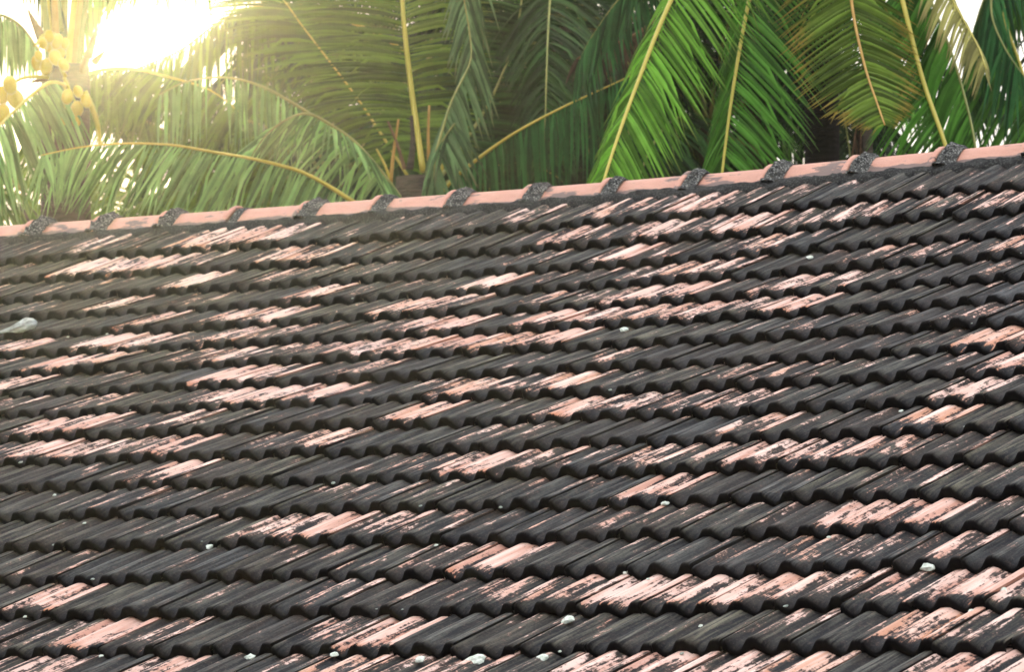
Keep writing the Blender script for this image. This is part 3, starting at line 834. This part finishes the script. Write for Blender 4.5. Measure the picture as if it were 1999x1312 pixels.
# --- low palm in the middle, its crown just above the ridge ----------------
c2 = at(818, 345, 29)
tB, iB = palm('low coconut palm whose crown sits just behind the ridge at the centre', c2, .15, (.2, .5))
PB = lambda *a, **k: pfrond(tB, iB, *a, **k)
PB([(826, 335), (815, 260), (800, 150), (790, 60), (783, -30), (778, -130), (790, -230)], (29, 29.6), [(-120, 30), (-190, 0), (-210, -20), (-190, -30)], [(110, 20), (170, -10), (190, -40), (170, -60)], 'olive', M_PETY, 11, r0=.034, r1=.014, sp=0.0168, w0=0.0222, bow=.10)
PB([(800, 350), (750, 270), (700, 195), (640, 115), (590, 50), (550, -5), (500, -50)], (29.4, 30.6), [(-70, 70), (-105, 45), (-140, 25), (-170, 10), (-170, 10)], [(60, 40), (140, 30), (170, 20), (150, 0)], 'olive', M_PETY, 12, r0=.018, sp=0.0168, w0=0.0207)
PB([(790, 100), (740, 66), (690, 45), (620, 18), (560, 6), (480, 16), (415, 50), (355, 96), (280, 128), (185, 168)], (30.8, 31.4), [(10, 100), (10, 150), (0, 170), (-15, 170), (-10, 120)], [(-30, 70, .3), (-50, 120, .3), (-60, 140, .3)], 'olive', M_PETY, 13, r0=.02, sp=0.0196, skip=.05)
PB([(780, 385), (735, 325), (690, 275), (640, 240), (600, 221), (560, 232), (515, 268), (480, 325)], (28.4, 27.8), [(60, 120), (55, 110, -.1), (20, 60, -.1), (-60, 80), (-90, 110), (-60, 120)], [(-40, 90, .2), (-90, 100, .2), (-110, 110, .1), (-110, 100), (-90, 100)], 'pale', M_PETG, 14, r0=.026, w0=0.0207, sp=0.0168, jit=0.066)
PB([(700, 300), (660, 262), (620, 232), (570, 200), (520, 172), (470, 155), (420, 150), (360, 160), (310, 185)], (29.3, 29), [(5, 80), (4, 120), (0, 135), (-4, 140), (-4, 120)], [(-6, 90, .2), (-6, 130, .2), (-8, 130, .2)], 'pale', M_PETG, 15, w0=0.0222, sp=0.0280, skip=.08, jit=0.028)
PB([(700, 400), (600, 340), (500, 311), (420, 297), (330, 282), (230, 280), (150, 288), (80, 303)], (28.0, 27.0), [(-30, 110), (-60, 140), (-85, 155), (-95, 150), (-90, 130), (30, 90)], [(-40, 110, .3), (-60, 140, .3), (-70, 140, .3), (-50, 110, .3)], 'pale', M_PETY, 16, w0=0.0192, sp=0.0196, jit=0.039, skip=.03)
PB([(825, 425), (880, 355), (930, 312), (1000, 262), (1100, 208), (1200, 162), (1270, 128)], (28.6, 28.2), [(10, 90), (6, 165), (10, 190), (8, 170), (14, 120)], [(0, 60, .3), (6, 140, .3), (0, 120, .3)], 'blue', M_PETY, 17, r0=.02, sp=0.0210, w0=0.0192, jit=0.033)
PB([(850, 300), (880, 200), (905, 150), (920, 110), (915, 50), (905, -20), (915, -120)], (28.2, 28.8), [(-30, 100), (-30, 110), (-25, 100), (-35, 100), (-40, 110)], [(60, 110), (40, 130), (50, 160), (40, 170)], 'grey', M_PETG, 18, r0=.014, sp=0.0210, jit=0.055)
PB([(888, 240), (868, 268), (852, 300), (846, 350)], (28.0, 28.0), [(-30, 80), (-30, 110), (-10, 110)], [(50, 110), (50, 120), (20, 110)], 'grey', M_PETG, 19, r0=.010, sp=0.0140, start=0, jit=0.055)
PB([(850, 360), (905, 280), (960, 190), (1000, 90), (1020, -20), (1010, -130)], (30.2, 31.5), [(-80, 30), (-150, 0), (-160, -40)], [(140, 60), (200, 40), (210, 10), (180, -20)], 'dark', M_PETG, 20, sp=0.0168, w0=0.0222)
PB([(840, 370), (900, 340), (980, 320), (1060, 330), (1120, 370)], (30.4, 31), [(20, 60), (40, 120), (30, 120)], [(60, -60), (80, -70), (70, 10)], 'dark', M_PETG, 21, sp=0.0168)
for i, (pts, wd, mt_) in enumerate([([(762, 360), (768, 300), (778, 232)], 7, M_PETO), ([(790, 330), (775, 280), (757, 236)], 7, M_SHEATH), ([(838, 340), (836, 260), (838, 205)], 7, M_PETO),
                                   ([(800, 330), (806, 280), (803, 225)], 12, M_BARK), ([(770, 380), (755, 330), (735, 290)], 6, M_PETY), ([(850, 400), (862, 330), (880, 280)], 8, M_PETY), ([(830, 400), (905, 330), (960, 288)], 8, M_PETG)]):
    path, pl = spline([at(x, y, 28.7) for x, y in pts], 8)
    vs_, fs = tube(path, [wd * 29 / PXD * .5 * (1.2 - .6 * k / 8) for k in range(9)], 6)
    o = bpy.data.objects.new('frond_stalk', mesh('frond_stalk', vs_, fs, mt_)); COL.objects.link(o); o.parent = tB; o.matrix_parent_inverse = iB

# --- big palm at the right: crown above the frame, fronds hanging down ------
c3 = at(1600, -430, 27)
tC, iC = palm('tall coconut palm with a thick black trunk and long fronds hanging over the ridge', c3, .100, (.02, .3), M_BARKD)
PC = lambda *a, **k: pfrond(tC, iC, *a, **k)
PC([(1600, -430), (1520, -330), (1405, -170), (1312, -5), (1245, 160), (1195, 300), (1150, 450)], (27, 24.6), [(130, 150), (150, 170), (125, 165), (105, 155), (70, 150), (50, 110)], [(-60, 100, .5), (-70, 110, .5), (-60, 100, .5), (-70, 110, .4)], 'bright', M_PETY, 31, r0=.030, r1=.012, sp=0.0203, w0=0.0181, jit=0.017, bow=.06)
PC([(1600, -430), (1550, -300), (1490, -110), (1458, 20), (1430, 180), (1410, 335), (1400, 450)], (27, 25.6), [(150, 130), (165, 170), (165, 180), (150, 170), (125, 140), (90, 120)], [(-50, 140, .4), (-50, 150, .4), (-50, 150, .4)], 'green', M_PETY, 32, r0=.026, r1=.010, sp=0.0210, w0=0.0181, jit=0.017, bow=.06)
PC([(1600, -430), (1640, -250), (1656, -60), (1668, 40), (1690, 135), (1712, 200), (1727, 243)], (27, 24.8), [(-150, 90), (-160, 105), (-142, 98), (-116, 74), (-30, 14)], [(140, 60), (135, 80), (130, 72), (108, 48), (20, 8)], 'burnt', M_PETO, 33, r0=.024, r1=.007, sp=0.0196, w0=0.0170, jit=0.017, bow=.05)
PC([(1600, -430), (1670, -320), (1725, -150), (1758, -15), (1800, 150), (1838, 260), (1870, 360), (1890, 450)], (27, 25.2), [(-110, 110), (-120, 140), (-110, 150), (-95, 145), (-80, 140)], [(40, 120, .4), (45, 130, .4), (40, 130, .4)], 'green', M_PETY, 34, r0=.032, r1=.015, sp=0.0210, w0=0.0181, jit=0.017, bow=.06)
PC([(1600, -430), (1700, -330), (1770, -120), (1815, -5), (1855, 95), (1885, 195), (1905, 290), (1915, 400)], (27, 25.8), [(-80, 120), (-80, 150), (-70, 160), (-60, 160), (-50, 150)], None, 'green', M_PETG, 35, r0=.018, r1=.010, sp=0.0140, w0=0.0252, jit=0.017)
PC([(1600, -430), (1720, -300), (1810, -110), (1850, -20), (1885, 45), (1912, 95), (1925, 135)], (27, 25.2), [(-60, 60), (-50, 100), (-40, 100), (-20, 60)], [(20, 60), (40, 90), (10, 40)], 'straw', M_PETY, 36, r0=.012, r1=.004, sp=0.0280, w0=0.0178, start=.55)
PC([(1600, -430), (1450, -380), (1330, -230), (1250, -60), (1190, 20), (1150, 80), (1130, 120)], (27, 28), [(-40, 60), (-50, 110), (-30, 120), (-10, 100)], [(30, 80), (40, 120), (20, 110)], 'blue', M_PETG, 37, sp=0.0168, jit=0.044)
PC([(1300, 20), (1250, 60), (1200, 85), (1150, 100), (1125, 115)], (28.6, 28.6), [(20, 50), (30, 70), (20, 60)], [(-10, 40), (-20, 60), (-20, 50)], 'dry', M_SHEATH, 38, sp=0.0140, start=0, jit=0.066, label='dead brown frond')
PC([(1600, -430), (1560, -260), (1570, -160), (1580, -80), (1585, 0)], (27.3, 28.0), [(-60, 120), (-70, 150), (-60, 120)], [(60, 120), (60, 130), (30, 120)], 'shade', M_PETG, 39, sp=0.0168)

# --- slender palm behind it and the palm at the right edge -----------------
c4 = at(1690, -150, 31)
tD, iD = palm('slender grey palm trunk standing behind the yellow tipped frond', c4, .036, (.02, .2))
radial(tD, iD, c4, 7, 1.5, 'shade', M_PETG, 44, .45, elev=(25, 80))
for i, (x, dx) in enumerate([(1672, -14), (1690, 10), (1681, -3)]):
    pfrond(tD, iD, [(1680, 225), (x, 250), (x + dx * .4, 285), (x + dx, 330)], (30.9, 30.8), [(-6, 40), (-8, 60)], [(8, 40), (8, 60)], 'dry', M_SHEATH, 450 + i, sp=0.0350, r0=.006, r1=.002, w0=0.0148, start=0)
c5 = at(2090, -120, 29)
tE, iE = palm('palm at the right edge with dark fronds against patches of white sky', c5, .12, (.3, .2))
PE = lambda *a, **k: pfrond(tE, iE, *a, **k)
PE([(2090, -120), (2020, -60), (1960, 10), (1990, 120), (2030, 240), (2060, 380)], (29, 28), [(-80, 150), (-95, 190), (-100, 190), (-110, 170)], [(10, 120, .2), (10, 140, .2)], 'green', M_PETY, 51, sp=0.0210, w0=0.0296, jit=0.028, skip=.07)
PE([(2090, -120), (1990, -90), (1930, -20), (1900, 70), (1890, 160), (1880, 250)], (29.3, 29.6), [(-20, 120), (-20, 150), (-10, 130)], [(50, 150), (60, 170), (40, 150)], 'dark', M_PETG, 52, sp=0.0238, skip=.06)
PE([(2090, -120), (2010, -110), (1950, -60), (1935, 20), (1960, 90), (2000, 150)], (28.6, 28.0), [(-30, 110), (-30, 160), (-20, 150)], [(30, 100), (40, 150), (20, 130)], 'blue', M_PETG, 53, sp=0.0224, skip=.04, jit=0.050)
PE([(2110, -60), (2090, 60), (2070, 180), (2050, 330), (2030, 430)], (29.3, 29.3), [(-100, 110), (-130, 160), (-140, 190), (-120, 170)], None, 'dark', M_PETG, 54, sp=0.0196, w0=0.0311, skip=.08)

# --- background palms filling the grove ------------------------------------
bgp = [
 (1385, 250, 32.5, 10, 2.2, 'dark', .075, 'brown trunked palm half hidden between the two bright hanging fronds', (.25, 0)),
 (1090, 40, 33, 16, 3.0, 'dark', .10, 'dark palm with spreading leaflets behind the centre right of the ridge', (0, 0)),
 (960, 180, 36, 15, 2.8, 'shade', .10, 'shaded palm behind the grey green hanging frond', (0, 0)),
 (1240, 180, 35, 16, 2.8, 'green', .10, 'bright green palm glimpsed left of the long hanging frond', (0, 0)),
 (760, 60, 35, 11, 2.2, 'olive', .10, 'olive palm behind the upright yellow midrib', (0, 0)),
 (640, 350, 33.5, 10, 1.5, 'olive', .10, 'shaded palm low behind the arched pale frond', (0, 0)),
 (480, 370, 35, 8, 1.2, 'olive', .09, 'hazy palm behind the drooping pale leaflets', (0, 0)),
 (300, 400, 36, 6, 1.1, 'olive', .09, 'hazy palm below the sun glow behind the flat pale frond', (0, 0)),
 (60, 400, 36, 6, 1.1, 'olive', .09, 'hazy palm behind the leaves in the lower left of the grove', (0, 0)),
 (1480, 40, 33, 12, 2.1, 'shade', .10, 'deep green palm behind the black trunk', (0, 0)),
 (880, 330, 34, 13, 2.2, 'shade', .09, 'shaded palm behind the fruiting crown at the centre', (0, 0)),
 (1080, 340, 34, 13, 2.2, 'shade', .09, 'shaded palm low behind the blue green frond', (0, 0)),
 (1290, 330, 35, 12, 2.2, 'shade', .09, 'shaded palm low behind the bright hanging frond', (0, 0)),
]
for i, (x, y, d, n, ln, mt_, tr, lab, lean) in enumerate(bgp):
    c = at(x, y, d)
    t_, i_ = palm(lab, c, tr, lean, group='palms of the grove behind the house')
    radial(t_, i_, c, n, ln, mt_, M_PETG, 100 + i, .62, sp=.028, w0=.027)

# ------------------------------------------------------------------ haze
hz = 17.0
bm = bmesh.new()
bmesh.ops.create_cube(bm, size=1)
me = bpy.data.meshes.new('haze')
for v in bm.verts:
    v.co = Vector((v.co.x * 660, v.co.y * 780 + 125, v.co.z * (hz + 1) + (hz - 1) / 2))
bm.to_mesh(me); bm.free()
mh, t, out = new_mat('haze')
pvn = N(t, 'ShaderNodeVolumePrincipled')
pvn.inputs['Color'].default_value = (1.0, 0.96, 0.88, 1)
pvn.inputs['Density'].default_value = 0.00066
pvn.inputs['Anisotropy'].default_value = 0.91
t.links.new(pvn.outputs[0], out.inputs['Volume'])
me.materials.append(mh)
hzo = bpy.data.objects.new('haze', me); COL.objects.link(hzo)
tag(hzo, kind='stuff')
